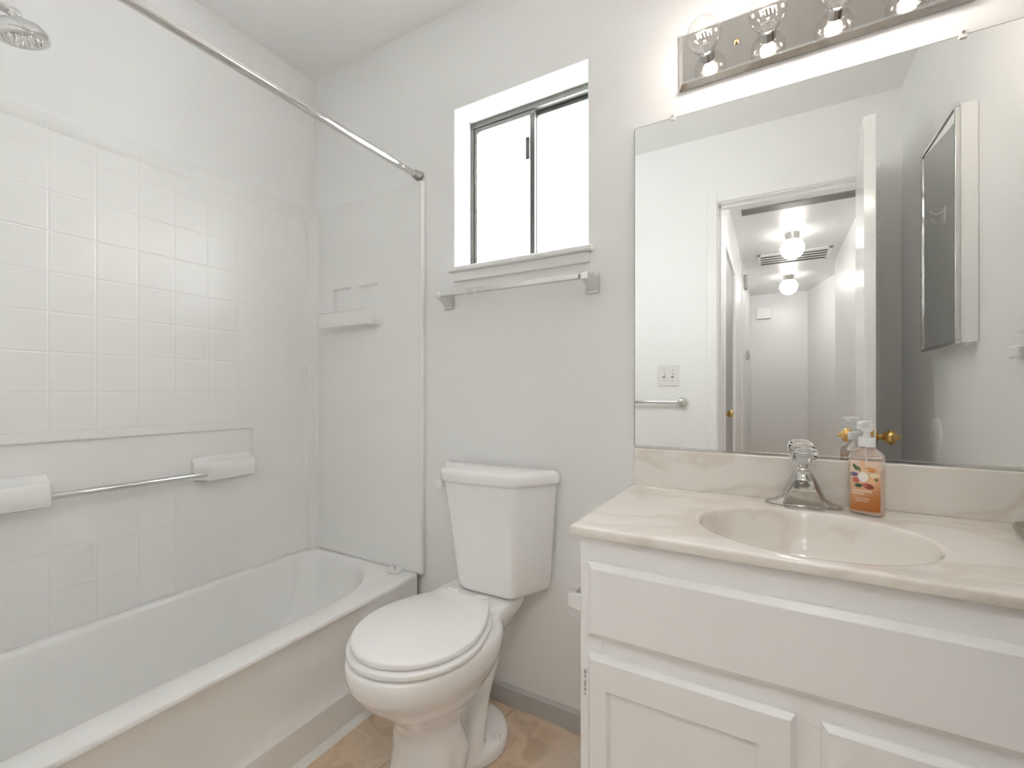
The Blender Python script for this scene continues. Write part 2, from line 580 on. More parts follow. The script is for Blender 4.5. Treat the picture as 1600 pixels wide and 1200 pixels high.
# ------------------------------------------------------------------ window
wn = sempty('window_1', 'small aluminium sliding window blown out by daylight', 'window', ((WX0 + WX1) / 2, D, WZ0))
wy = D + .10
mb = MB()      # fixed aluminium frame with track
ft = .022
mb.box(WX0, WX1, wy, wy + .045, WZ1 - ft, WZ1); mb.box(WX0, WX1, wy, wy + .045, WZ0, WZ0 + ft)
mb.box(WX0, WX0 + .014, wy, wy + .045, WZ0 + ft, WZ1 - ft); mb.box(WX1 - .014, WX1, wy, wy + .045, WZ0 + ft, WZ1 - ft)
build('window_frame', mb, 'winalu', wn, bevel=.0015)
mx = -.737
mb = MB()
st = .016
a0, a1 = WX0 + .0145, mx + .012
mb.box(a0, a1, wy + .004, wy + .018, WZ1 - ft - st, WZ1 - ft - .0005); mb.box(a0, a1, wy + .004, wy + .018, WZ0 + ft + .0005, WZ0 + ft + st)
mb.box(a0, a0 + .012, wy + .004, wy + .018, WZ0 + ft + st, WZ1 - ft - st); mb.box(a1 - .02, a1, wy + .004, wy + .018, WZ0 + ft + st, WZ1 - ft - st)
sash = build('sliding_sash', mb, 'winalu', wn, bevel=.0015)
build('pane', MB().box(a0 + .012, a1 - .02, wy + .0105, wy + .0125, WZ0 + ft + st, WZ1 - ft - st), 'pane', wn)
build('latch', MB().box(a1 - .034, a1 - .02, wy - .003, wy + .006, 1.875, 1.955), 'winalu', wn, bevel=.002)
mb = MB()
c0, c1 = mx - .006, WX1 - .0145
mb.box(c0, c1, wy + .024, wy + .038, WZ1 - ft - st, WZ1 - ft - .0005); mb.box(c0, c1, wy + .024, wy + .038, WZ0 + ft + .0005, WZ0 + ft + st)
mb.box(c0, c0 + .018, wy + .024, wy + .038, WZ0 + ft + st, WZ1 - ft - st); mb.box(c1 - .01, c1, wy + .024, wy + .038, WZ0 + ft + st, WZ1 - ft - st)
build('fixed_sash', mb, 'winalu', wn, bevel=.0015)
build('pane', MB().box(c0 + .018, c1 - .01, wy + .030, wy + .032, WZ0 + ft + st, WZ1 - ft - st), 'pane', wn)
mb = MB()      # painted stool with horns, and the apron below
mb.box(-1.013, -.470, D - .026, D - .0005, 1.479, 1.4965)
build('window_stool', mb, 'trim', wn, bevel=.005, seg=3)
mb = MB()
mb.box(-.994, -.482, D - .013, D - .0005, 1.446, 1.479)
build('window_apron', mb, 'trim', wn, bevel=.003)
mb = MB().box(WX0 + .0003, WX1 - .0003, D - .0004, wy, WZ0, WZ0 + .0005)
build('window_sill', mb, 'trim', wn)


# ------------------------------------------------------------------ bathtub
def smooth01(a, b_, x):
    t_ = max(0, min(1, (x - a) / (b_ - a))); return t_ * t_ * (3 - 2 * t_)


TX0, TX1, TY0, TY1, RZ = XL + .001, -1.155, YF + .001, D - .0175, .365
tub = thing('bathtub', 'white fibreglass bathtub with a plain stepped apron along the left wall', 'bathtub', ((TX0 + TX1) / 2, (TY0 + TY1) / 2, 0))
N = 96


def basin_ring(x0, x1, y0, y1, z, r_f, r_b):
    """rounded rectangle; r_f: corner radius at the window end, r_b at the tap end"""
    pts = []
    r2 = min(r_f, .075)
    cs = [(x1 - r_f, y1 - r_f, 0, r_f), (x0 + r2, y1 - r2, 90, r2), (x0 + r_b, y0 + r_b, 180, r_b), (x1 - r_b, y0 + r_b, 270, r_b)]
    for cx, cy, a, r in cs:
        for j in range(N // 4):
            t_ = radians(a + 90 * j / (N // 4 - 1))
            pts.append(Vector((cx + r * cos(t_), cy + r * sin(t_), z)))
    return pts


def rect_ring(x0, x1, y0, y1, z, r=.004):
    return basin_ring(x0, x1, y0, y1, z, r, r)


bx0, bx1, by0, by1 = TX0 + .045, -1.245, .03, 1.282
rings = [rect_ring(TX0, TX1 - .010, TY0, TY1, RZ - .012),
         rect_ring(TX0, TX1, TY0, TY1, RZ - .012),
         rect_ring(TX0, TX1 - .001, TY0, TY1, RZ - .005),
         rect_ring(TX0, TX1 - .004, TY0, TY1, RZ - .001),
         rect_ring(TX0, TX1 - .008, TY0, TY1, RZ),
         basin_ring(bx0 - .004, bx1 + .006, by0 - .006, by1 + .006, RZ, .27, .10),
         basin_ring(bx0, bx1, by0, by1, RZ - .003, .27, .10),
         basin_ring(bx0 + .006, bx1 - .008, by0 + .008, by1 - .010, RZ - .012, .27, .10),
         basin_ring(bx0 + .018, bx1 - .016, by0 + .03, by1 - .03, RZ - .08, .25, .10),
         basin_ring(bx0 + .04, bx1 - .03, by0 + .06, by1 - .08, RZ - .2, .22, .10),
         basin_ring(bx0 + .055, bx1 - .045, by0 + .08, by1 - .15, RZ - .27, .15, .10),
         basin_ring(bx0 + .08, bx1 - .07, by0 + .11, by1 - .19, RZ - .30, .13, .10),
         basin_ring(bx0 + .13, bx1 - .12, by0 + .16, by1 - .25, RZ - .31, .10, .08)]
build('basin', MB().loft(rings, cap0=False, cap1=True), 'tubw', tub, angle=60)
# apron: recessed field that returns to the rim near the window end, step at the bottom
rows = []
zs = [0, .10, .108, .116, .122, .16, .22, .28, .32, .345, .3535]
for z in zs:
    row = []
    for i in range(61):
        y = TY0 + (TY1 - TY0) * i / 60
        f = 1 - smooth01(1.02, 1.10, y)
        x = TX1 - .004
        if z <= .1: x = TX1 + .006
        elif z <= .108: x = TX1 + .006
        elif z <= .116: x = TX1 - .002
        else:
            x = TX1 - .004 - .011 * f * smooth01(.116, .135, z) * (1 - smooth01(.33, .352, z))
        row.append((x, y, z))
    rows.append(row)
mb = MB().grid(rows)
mb.grid([[(TX1 - .05, p[1], p[2]) for p in rows[-1]], rows[-1]])
build('apron', mb, 'tubw', tub, angle=40)
build('floor_caulk', MB().add([(TX1 + .006, TY0, 0), (TX1 + .006, TY1, 0), (TX1 + .024, TY1, 0), (TX1 + .024, TY0, 0),
                               (TX1 + .006, TY0, .016), (TX1 + .006, TY1, .016)],
                              [(0, 1, 2, 3), (3, 2, 5, 4), (0, 4, 5, 1), (0, 3, 4), (1, 5, 2)]), 'caulk', tub, smooth=False)
build('drain', MB().lathe([(.03, .0), (.03, .004), (.022, .006), (.0005, .006)], (-1.5, .22, RZ - .31), (0, 0, 1)), 'chrome', tub)

# plug lying on the far deck of the tub
pg = thing('tub_plug', 'small round white plug with chrome prongs on the tub corner ledge', 'plug', (-1.246, 1.276, RZ))
build('disc', MB().lathe([(.024, 0), (.029, .004), (.031, .009), (.029, .012), (.018, .0095), (.006, .009), (.0005, .009)], (-1.246, 1.276, RZ + .0005)), 'white', pg)
for dx in (-.006, .006):
    build('prong', MB().lathe([(.0025, 0), (.0025, .011), (.0018, .014), (.0003, .015)], (-1.246 + dx, 1.276 - dx * .6, RZ + .0085), n=12), 'chrome', pg)

# ------------------------------------------------------------------ moulded surround
PX = XL + .022      # face of the long panel
sr = thing('tub_surround', 'white moulded fibreglass tub surround with square tile pattern and shelf', 'tub surround', (XL, .6, RZ))
rows = []
SZ1 = 1.846
zc = [RZ + .001, .50, .64, .70, .76, .83, .895, .905, .912, .917, .95, 1.2, 1.5, 1.785, 1.797, 1.803, 1.83, SZ1 - .006, SZ1]
yc = [TY0, .10, .3, .5, .8, 1.020, 1.027, 1.036, 1.041, 1.10, 1.20, 1.262, 1.272, 1.285, D - .003]
for z in zc:
    row = []
    for y in yc:
        x = PX
        rec = .0
        if y <= 1.0301:
            rec = .012 * smooth01(.70, .86, z) * (1 if z <= .9051 else 0)
        x -= rec
        if z >= 1.797: x += .006
        if z >= 1.803: x += .002
        if z >= SZ1 - .0061: x -= .002
        if y >= 1.272: x += .010 * (y - 1.262) / .05 + .004
        row.append((x, y, z))
    rows.append(row)
mb = MB().grid(rows)
mb.grid([rows[-1], [(XL + .0005, p[1], p[2]) for p in rows[-1]]])
build('long_panel', mb, 'tiles', sr, angle=25)
# coved corner post
co = [(PX - .004, 1.268), (PX + .006, 1.2685), (PX + .010, 1.272), (PX + .019, 1.296), (PX + .022, 1.300), (PX + .030, D - .0165),
      (PX + .030, D - .001), (PX - .004, D - .001)]
build('corner_post', MB().prism(co, RZ + .001, SZ1 + .001), 'fiber', sr, angle=60)
# end panel below the window side: two niches and a soap shelf
EY = D - .016
nz0, nz1 = 1.376, 1.489
n1, n2 = (-1.635, -1.523), (-1.477, -1.367)
EX0, EX1 = PX + .012, -1.147
xs = [EX0, n1[0], n1[1], n2[0], n2[1], EX1]
zz = [RZ + .001, nz0, nz1, SZ1]
mb = MB()
for i in range(5):
    for j in range(3):
        if j == 1 and i in (1, 3):
            xa, xb = xs[i], xs[i + 1]
            dpt = .0135
            mb.add([(xa, EY, nz0), (xb, EY, nz0), (xb, EY, nz1), (xa, EY, nz1),
                    (xa + .006, EY + dpt, nz0), (xb - .004, EY + dpt, nz0), (xb - .004, EY + dpt, nz1 - .005), (xa + .006, EY + dpt, nz1 - .005)],
                   [(0, 1, 5, 4), (1, 2, 6, 5), (2, 3, 7, 6), (3, 0, 4, 7), (4, 5, 6, 7)])
        else:
            mb.add([(xs[i], EY, zz[j]), (xs[i + 1], EY, zz[j]), (xs[i + 1], EY, zz[j + 1]), (xs[i], EY, zz[j + 1])], [(0, 1, 2, 3)])
mb.add([(EX0, EY, SZ1), (EX1, EY, SZ1), (EX1, D - .0005, SZ1 + .002), (EX0, D - .0005, SZ1 + .002)], [(0, 1, 2, 3)])
bm_ = mb
build('end_panel', mb, 'fiber', sr, angle=30, smooth=False)
# raised outer flange of the end panel
mb = MB().box(EX1, EX1 + .014, EY - .006, D - .0005, RZ + .001, SZ1 - .003)
build('edge_flange', mb, 'fiber', sr, bevel=.005, seg=3)
# soap shelf
sh = []
for z, dy, ins in ((1.374, .0, .012), (1.378, .050, .004), (1.374, .056, 0), (1.335, .054, 0), (1.318, .050, .004), (1.303, .0, .02)):
    x0, x1 = -1.680 + ins, -1.356 - ins
    r = .026
    sh.append((x0, x1, dy, z, r))
mb = MB()
rings = []
for x0, x1, dy, z, r in sh:
    r_ = min(r, dy) if dy > 0 else 0
    pts = [Vector((x0, EY + .002, z))]
    for j in range(7):
        a = radians(180 + 90 * j / 6); pts.append(Vector((x0 + r_ + r_ * cos(a), EY - dy + r_ + r_ * sin(a) if dy > 0 else EY + .001, z)))
    for j in range(7):
        a = radians(270 + 90 * j / 6); pts.append(Vector((x1 - r_ + r_ * cos(a), EY - dy + r_ + r_ * sin(a) if dy > 0 else EY + .001, z)))
    pts.append(Vector((x1, EY + .002, z)))
    rings.append(pts)
mb.loft(rings[1:-1], True, True)
build('soap_shelf', mb, 'fiber', sr, bevel=.003, angle=40)
# grab bar blocks on the long panel
for (ya, yb, endcap) in ((.02, .452, 1), (.853, 1.016, -1)):
    FX = -1.700
    # ring: profile swept along y, (x, z)
    def prof(s_, grow):
        return [(PX - .008, .728 - 0), (PX + .012, .730), (FX - .004, .739), (FX, .745), (FX, .792), (FX - .006, .802), (PX + .022, .812), (PX + .010, .822), (PX - .008, .824)]
    P_ = prof(0, 0)
    g = .026
    if endcap == 1: stops = [(ya, 1.0), (yb - .008, 1.0), (yb, .80)]
    else: stops = [(ya - .034, .30), (ya, .92), (ya + .006, 1.0), (yb - .010, 1.0), (yb, .86)]
    rings = []
    for y_, k_ in stops:
        rings.append([Vector((PX - .008 + (px - PX + .008) * k_, y_, .776 + (pz - .776) * (1 if k_ > .5 else .85))) for px, pz in P_])
    build('bar_block', MB().loft(rings), 'fiber', sr, bevel=.003, angle=40)
build('grab_bar', MB().tube([(-1.722, .44, .7625), (-1.722, .86, .7605)], .0098, 20), 'chrome', sr)
# near end panel
build('near_end_panel', MB().box(PX + .008, EX1, YF + .0005, YF + .014, RZ + .001, SZ1), 'fiber', sr, bevel=.003)

# ------------------------------------------------------------------ curtain rod + shower head
rd = thing('shower_rod', 'chrome shower curtain rod running high above the tub apron', 'curtain rod', (-1.16, .6, 1.865))
build('rod', MB().tube([(-1.16, YF + .004, 1.867), (-1.16, 1.215, 1.866)], .0125, 20), 'chrome', rd)
build('sleeve', MB().tube([(-1.16, 1.205, 1.866), (-1.16, 1.285, 1.867)], .0108, 20), 'satin', rd)
build('end_cap', MB().lathe([(.010, 0), (.015, .006), (.018, .026), (.019, .036)], (-1.16, D - .0375, 1.868), (0, 1, 0)), 'alu', rd)
build('end_cap', MB().lathe([(.021, 0), (.020, .010), (.014, .03)], (-1.16, YF + .0008, 1.867), (0, 1, 0)), 'alu', rd)

shd = thing('shower', 'round chrome shower head jutting in at the upper left edge', 'shower head', (-1.45, YF, 1.93))
ax = Vector((-.03, .24, -.97)).normalized()
cH = Vector((-1.45, .331, 1.850))
prof = [(.012, -.032), (.014, -.026), (.026, -.021), (.040, -.014), (.0465, -.004), (.048, .006), (.046, .014), (.040, .0165), (.034, .013), (.0005, .013)]
build('head', MB().lathe(prof, cH, ax, n=40), 'chrome', shd)
mb = MB()
for rr, kk in ((.012, 6), (.024, 12), (.031, 16)):
    for j in range(kk):
        a = 2 * pi * j / kk
        u = ax.orthogonal().normalized(); v_ = ax.cross(u)
        mb.lathe([(.0017, .012), (.0012, .0165)], cH + (u * cos(a) + v_ * sin(a)) * rr, ax, n=8)
build('nozzles', mb, 'satin', shd)
build('swivel', MB().sphere(cH - ax * .036, .013, 20), 'chrome', shd)
pA = cH - ax * .036
build('arm', MB().tube([(-1.45, YF + .004, 1.925), (-1.45, .06, 1.925), (-1.45, .15, 1.918), (-1.45, .22, 1.903), (-1.45, .275, 1.889), tuple(pA)], .0085, 16), 'chrome', shd)
build('flange', MB().lathe([(.03, 0), (.028, .006), (.012, .012)], (-1.45, YF + .0008, 1.925), (0, 1, 0)), 'chrome', shd)

# ------------------------------------------------------------------ toilet
TCX = -.815
tl = thing('toilet', 'white two-piece toilet with closed lid between tub and vanity', 'toilet', (TCX, 1.0, 0))


def egg(cx, hw, yf, yb, z, n=48, back=.55, e=2.0):
    """egg outline: rounded front (-y) at yf, blunter back at yb"""
    ym = yb - hw * back if back < 1.2 else (yf + yb) / 2
    ym = min(ym, yb - .02)
    pts = []
    for j in range(n):
        t_ = 2 * pi * j / n
        c_, s_ = cos(t_), sin(t_)
        if s_ < 0:
            x = hw * math.copysign(abs(c_) ** (2 / 2.15), c_)
            y = ym + (ym - yf) * -(abs(s_) ** (2 / 2.0))
        else:
            x = hw * math.copysign(abs(c_) ** (2 / 2.8), c_)
            y = ym + (yb - ym) * (s_ ** (2 / 2.8))
        pts.append(Vector((cx + x, y, z)))
    return pts


bowl = [egg(TCX, .112, .868, 1.01, .0), egg(TCX, .108, .872, 1.01, .03), egg(TCX, .098, .880, 1.0, .09), egg(TCX, .094, .880, 1.0, .15),
        egg(TCX, .099, .868, 1.02, .19), egg(TCX, .116, .838, 1.05, .225), egg(TCX, .142, .795, 1.10, .262, back=.8), egg(TCX, .164, .757, 1.14, .300, back=1.0),
        egg(TCX, .177, .734, 1.16, .335, back=1.1), egg(TCX, .181, .727, 1.17, .362, back=1.15), egg(TCX, .180, .728, 1.17, .383, back=1.15), egg(TCX, .174, .734, 1.16, .391, back=1.15)]
mb = MB().loft(bowl)
# deck that carries the tank
dk = []
for z, hw, y0_, y1_ in ((.27, .060, 1.00, 1.20), (.305, .088, .98, 1.235), (.34, .112, .96, 1.265), (.37, .128, .95, 1.285), (.391, .134, .96, 1.296), (.396, .134, 1.05, 1.30), (.408, .134, 1.10, 1.302), (.4165, .128, 1.12, 1.298)):
    r = .035
    pts = []
    for cx_, cy_, a0_ in ((TCX + hw - r, y1_ - r, 0), (TCX - hw + r, y1_ - r, 90), (TCX - hw + r, y0_ + r, 180), (TCX + hw - r, y0_ + r, 270)):
        for j in range(6):
            a = radians(a0_ + 90 * j / 5); pts.append(Vector((cx_ + r * cos(a), cy_ + r * sin(a), z)))
    dk.append(pts)
mb.loft(dk)
# rear column and foot
col = []
for z, hw, y0_, y1_ in ((0, .072, .95, 1.235), (.06, .064, .95, 1.225), (.16, .060, .95, 1.215), (.26, .066, .95, 1.22), (.33, .08, .97, 1.235)):
    col.append([Vector((TCX + hw * cos(2 * pi * j / 24), (y0_ + y1_) / 2 + (y1_ - y0_) / 2 * sin(2 * pi * j / 24), z)) for j in range(24)])
mb.loft(col)
ft_ = []
for z, hw, a_ in ((0, .140, .132), (.022, .140, .132), (.036, .136, .128), (.046, .122, .116), (.05, .10, .10)):
    ft_.append([Vector((TCX + hw * cos(2 * pi * j / 32), 1.125 + a_ * sin(2 * pi * j / 32), z)) for j in range(32)])
mb.loft(ft_)
for sgn in (-1, 1):     # trapway in relief
    for_ = [(.070, 1.18, .31, .030), (.078, 1.14, .25, .033), (.078, 1.10, .18, .031), (.080, 1.075, .10, .030), (.082, 1.06, .02, .03)]
    mb.tube([(TCX + sgn * q[0], q[1], q[2]) for q in for_], [q[3] for q in for_], 16)
    for_ = [(.050, .92, .21, .028), (.072, .96, .165, .034), (.078, .985, .10, .036), (.072, .975, .02, .032)]
    mb.tube([(TCX + sgn * q[0], q[1], q[2]) for q in for_], [q[3] for q in for_], 16)
body = build('bowl', mb, 'porc', tl, angle=180)
rm = body.modifiers.new('remesh', 'REMESH'); rm.mode = 'VOXEL'; rm.voxel_size = .005; rm.use_smooth_shade = True
sm = body.modifiers.new('smooth', 'SMOOTH'); sm.factor = .5; sm.iterations = 12
for sgn in (-1, 1):
    build('bolt_cap', MB().lathe([(.013, 0), (.013, .006), (.009, .014), (.0005, .017)], (TCX + sgn * .118, 1.125, .038), n=20), 'porc', tl)


def seat_ring(hw, yf, yb, z, bw):
    """D-shaped outline with straight back of half width bw"""
    n = 48; pts = []
    ym = yf + (yb - yf) * .48
    for j in range(n):
        t_ = pi + pi * j / (n - 1)
        pts.append(Vector((TCX + hw * cos(t_), ym + (ym - yf) * sin(t_), z)))
    # right side back
    for j in range(1, 10):
        u = j / 9
        pts.append(Vector((TCX + hw + (bw - hw) * (u ** 1.7), ym + (yb - ym) * u, z)))
    for j in range(1, 6):
        u = j / 6
        pts.append(Vector((TCX + bw - 2 * bw * u, yb, z)))
    for j in range(9, 0, -1):
        u = j / 9
        pts.append(Vector((TCX - hw - (bw - hw) * (u ** 1.7), ym + (yb - ym) * u, z)))
    return pts


def slab(hw, yf, yb, bw, z0, z1, r=.004):
    rs = []
    for dz, k_ in ((0, r), (r * .3, r * .3), (r, 0)): rs.append(seat_ring(hw - k_, yf + k_, yb, z0 + dz, bw - k_))
    for dz, k_ in ((r, 0), (r * .3, r * .3), (0, r)): rs.append(seat_ring(hw - k_, yf + k_, yb, z1 - dz, bw - k_))
    return MB().loft(rs)


build('seat_ring', slab(.176, .735, 1.135, .105, .3935, .410, .005), 'seat', tl, angle=50)
build('lid', slab(.168, .745, 1.135, .088, .4125, .430, .006), 'seat', tl, angle=50)
for sgn in (-1, 1):
    build('hinge', MB().tube([(TCX + sgn * .055 - .02, 1.148, .424), (TCX + sgn * .055 + .02, 1.148, .424)], .008, 14), 'seat', tl)
# tank
tt = [(-.925, 1.165), (-.672, 1.172), (-.584, 1.298), (-.585, 1.308), (-1.012, 1.308), (-1.012, 1.298)]
tb = [(-.872, 1.172), (-.668, 1.176), (-.607, 1.298), (-.607, 1.308), (-.960, 1.308), (-.960, 1.298)]


def rounded(poly, rs, n=6):
    out = []
    m_ = len(poly)
    for i, p in enumerate(poly):
        a = Vector(poly[i - 1]); b_ = Vector(p); c_ = Vector(poly[(i + 1) % m_])
        r = rs[i]
        d1 = (a - b_); d2 = (c_ - b_)
        r1 = min(r, d1.length * .45); r2 = min(r, d2.length * .45)
        p0 = b_ + d1.normalized() * r1; p2 = b_ + d2.normalized() * r2
        for j in range(n):
            t_ = j / (n - 1)
            out.append(p0 * (1 - t_) ** 2 + b_ * 2 * t_ * (1 - t_) + p2 * t_ ** 2)
    return out


RR = (.03, .022, .01, .004, .004, .01)


def shrink(poly, k_):
    cx_ = sum(p[0] for p in poly) / len(poly); cy_ = 1.26
    return [(p[0] + (cx_ - p[0]) * k_, p[1] + (cy_ - p[1]) * k_ * (1 if p[1] < 1.28 else 0)) for p in poly]


rings = []
for z, k_, s_ in ((.4215, 1.0, .12), (.427, 1.0, .05), (.437, .98, .015), (.455, .95, 0), (.56, .66, 0), (.66, .35, 0), (.762, 0, 0)):
    poly = [(a[0] * (1 - k_) + c[0] * k_, a[1] * (1 - k_) + c[1] * k_) for a, c in zip(tt, tb)]
    poly = shrink(poly, s_)
    rings.append([Vector((p.x, p.y, z)) for p in rounded(poly, RR)])
build('tank', MB().loft(rings), 'porc', tl, angle=50)
lt = [(-.932, 1.155), (-.668, 1.162), (-.574, 1.292), (-.575, 1.310), (-1.022, 1.310), (-1.022, 1.292)]
rings = []
for z, s_ in ((.7625, .03), (.765, .01), (.772, 0), (.790, .005), (.798, .03), (.803, .09)):
    rings.append([Vector((p.x, p.y, z)) for p in rounded(shrink(lt, s_), (.035, .026, .014, .004, .004, .014))])
build('tank_lid', MB().loft(rings), 'porc', tl, angle=50)
mb = MB()
mb.box(-.962, -.934, 1.168, 1.196, .737, .761)
build('flush_handle', mb, 'white', tl, bevel=.004)
build('supply_gasket', MB().lathe([(.02, 0), (.02, .006)], (-.70, 1.22, .4165), n=20), 'black', tl)

# ------------------------------------------------------------------ towel bar under the window
tbz = 1.388


def square_bar(name, label):
    t = thing(name, label, 'towel bar', (-.745, D, tbz))
    by = D - .062
    s_ = .0085
    mbx = MB().box(-1.036, -.492, by - s_, by + s_, tbz - s_ + .004, tbz + s_ + .004)
    build('bar', mbx, 'chrome', t, bevel=.003, seg=2)
    for px_ in (-1.018, -.473):
        mbp = MB()
        mbp.box(px_ - .021, px_ + .021, D - .009, D - .0005, tbz - .038, tbz + .024)
        build('post_plate', mbp, 'satin', t, bevel=.003)
        rings = []
        for yy, hw, z0_, z1_ in ((D - .009, .018, tbz - .032, tbz + .018), (D - .030, .013, tbz - .020, tbz + .014), (D - .052, .011, tbz - .010, tbz + .014), (D - .074, .011, tbz - .008, tbz + .014)):
            rings.append([Vector((px_ - hw, yy, z0_)), Vector((px_ + hw, yy, z0_)), Vector((px_ + hw, yy, z1_)), Vector((px_ - hw, yy, z1_))])
        build('post', MB().loft(rings), 'chrome', t, bevel=.002)
    for xx in (-.90, -.86):
        build('seam_ring', MB().box(xx - .0015, xx + .0015, by - s_ - .0008, by + s_ + .0008, tbz - s_ + .0032, tbz + s_ + .0048), 'white', t)
    return t


square_bar('towel_bar', 'square chrome towel bar under the window above the toilet tank')

# second towel bar on the door wall (in the mirror)
t = thing('towel_bar', 'round chrome towel bar below the light switches, seen in the mirror', 'towel bar', (-.73, YF, .995))
by = YF + .055
build('bar', MB().tube([(-1.03, by, .993), (-.44, by, .993)], .0095, 16), 'chrome', t)
for px_ in (-.433, -1.03):
    build('post', MB().lathe([(.027, 0), (.027, .006), (.020, .012), (.013, .022), (.013, .040), (.020, .048), (.021, .058), (.014, .068), (.0005, .071)], (px_, YF + .0005, .993), (0, 1, 0)), 'chrome', t)
# switch plate
t = thing('switch_plate', 'white double light switch plate beside the doorway, seen in the mirror', 'light switch', (-.509, YF, 1.14))
build('plate', MB().box(-.567, -.451, YF + .0005, YF + .006, 1.082, 1.200), 'offwhite', t, bevel=.002)
for xx in (-.532, -.486):
    build('toggle', MB().box(xx - .005, xx + .005, YF + .006, YF + .016, 1.136, 1.152), 'white', t, bevel=.0015)
    build('toggle_slot', MB().box(xx - .0065, xx + .0065, YF + .006, YF + .0068, 1.128, 1.154), 'dark', t)
    for zz_ in (1.111, 1.171):
        build('screw', MB().lathe([(.003, 0), (.002, .0015)], (xx, YF + .006, zz_), (0, 1, 0), n=10), 'satin', t)

# ------------------------------------------------------------------ vanity cabinet
vc = thing('vanity_cabinet', 'white painted vanity cabinet with a wide false drawer and two framed doors', 'cabinet', (.09, 1.09, 0))
CF = .8585
mb = MB()
cx0, cx1, cz1 = -.333, XR - .002, .7664
yc0, yc1 = CF + .0185, D - .012          # open topped box so the basin can hang into it
mb.box(cx0, cx0 + .016, yc0, yc1, .09, cz1)
mb.box(cx1 - .016, cx1, yc0, yc1, .09, cz1)
mb.box(cx0 + .016, cx1 - .016, yc1 - .006, yc1, .09, cz1)
mb.box(cx0 + .016, cx1 - .016, yc0, yc1 - .006, .09, .106)
mb.box(cx0 + .02, cx1, CF + .07, D - .012, 0, .09)
build('carcass', mb, 'cab', vc)
mb = MB()
mb.box(cx0, cx0 + .045, CF, CF + .018, .09, cz1)
mb.box(cx0 + .045, cx1, CF, CF + .018, .70, cz1)
mb.box(cx0 + .045, cx1, CF, CF + .018, .52, .60)
mb.box(.02, .085, CF, CF + .018, .09, .52)
mb.box(.45, cx1, CF, CF + .018, .09, .52); mb.box(.45, cx1, CF, CF + .018, .60, .70)
mb.box(cx0 + .045, .45, CF + .006, CF + .018, .09, .70)
build('face_frame', mb, 'cab', vc, bevel=.001)


def panel_rings(x0, x1, z0, z1, y_back, th, lip):
    """front slab with a wide chamfered border"""
    return [[Vector(p) for p in ((x0, y_back, z0), (x1, y_back, z0), (x1, y_back, z1), (x0, y_back, z1))],
            [Vector(p) for p in ((x0, y_back - th * .45, z0), (x1, y_back - th * .45, z0), (x1, y_back - th * .45, z1), (x0, y_back - th * .45, z1))],
            [Vector(p) for p in ((x0 + lip * .4, y_back - th * .62, z0 + lip * .4), (x1 - lip * .4, y_back - th * .62, z0 + lip * .4), (x1 - lip * .4, y_back - th * .62, z1 - lip * .4), (x0 + lip * .4, y_back - th * .62, z1 - lip * .4))],
            [Vector(p) for p in ((x0 + lip, y_back - th, z0 + lip), (x1 - lip, y_back - th, z0 + lip), (x1 - lip, y_back - th, z1 - lip), (x0 + lip, y_back - th, z1 - lip))]]


build('drawer_front', MB().loft(panel_rings(-.316, .425, .571, .718, CF - .0005, .016, .011)), 'cab', vc, bevel=.0012, smooth=True)


def cab_door(x0, x1, z0, z1):
    yb, th, lip = CF - .0005, .016, .008
    st_, rl = .052, .062
    r = panel_rings(x0, x1, z0, z1, yb, th, lip)
    ix0, ix1, iz0, iz1 = x0 + st_ - .012, x1 - st_, z0 + rl, z1 - rl
    yf = yb - th

    def rr(x0, x1, z0, z1, y): return [Vector(p) for p in ((x0, y, z0), (x1, y, z0), (x1, y, z1), (x0, y, z1))]
    r.append(rr(ix0, ix1, iz0, iz1, yf))
    r.append(rr(ix0 + .003, ix1 - .003, iz0 + .003, iz1 - .003, yf + .004))
    r.append(rr(ix0 + .006, ix1 - .006, iz0 + .006, iz1 - .006, yf + .009))
    return MB().loft(r)


for (x0, x1) in ((-.315, .034), (.067, .416)):
    d_ = build('door', cab_door(x0, x1, .075, .5385), 'cab', vc, bevel=.0012)
    hxx = x0 - .004 if x0 < 0 else x1 + .004
    for hz in (.475, .15):
        h_ = build('hinge', MB().tube([(hxx, CF - .004, hz - .026), (hxx, CF - .004, hz + .026)], .0035, 10).box(hxx - .009, hxx, CF - .0018, CF - .0003, hz - .026, hz + .026), 'cab', d_)
# worn spots on the hinge
mb = MB()
for q in range(6):
    zq = .452 + q * .0085
    mb.box(-.3216, -.3192 + .0006 * (q % 2), CF - .0082, CF - .0076, zq, zq + .003 + .002 * (q % 3))
build('worn_spots', mb, 'alu', vc)

# ------------------------------------------------------------------ countertop with integral oval basin
ct = thing('countertop', 'cream cultured marble vanity top with a sunken oval basin and backsplash', 'countertop', (.08, 1.08, .767))
CX0, CX1, CY0, CY1, CZ = -.353, XR - .0015, .843, D - .0006, .785
ecx, ecy, ea, eb = .060, 1.043, .193, .166
NN = 96


def ell(k_, z, dy=0, kk=1.0):
    return [Vector((ecx + ea * k_ * cos(2 * pi * j / NN + pi / 4), ecy + dy + eb * k_ * kk * sin(2 * pi * j / NN + pi / 4), z)) for j in range(NN)]


def rect(x0, x1, y0, y1, z, r=.006):
    pts = []
    q = NN // 4
    # sides start at the +x,+y corner going counter-clockwise
    cs = [(x1, y1), (x0, y1), (x0, y0), (x1, y0)]
    for i in range(4):
        a = Vector(cs[i]); b_ = Vector(cs[(i + 1) % 4])
        for j in range(q):
            p = a + (b_ - a) * (j / q)
            if j == 0:
                c_ = Vector(cs[i - 1]); p = a + ((b_ - a).normalized() + (c_ - a).normalized()) * r * .3
            pts.append(Vector((p.x, p.y, z)))
    return pts


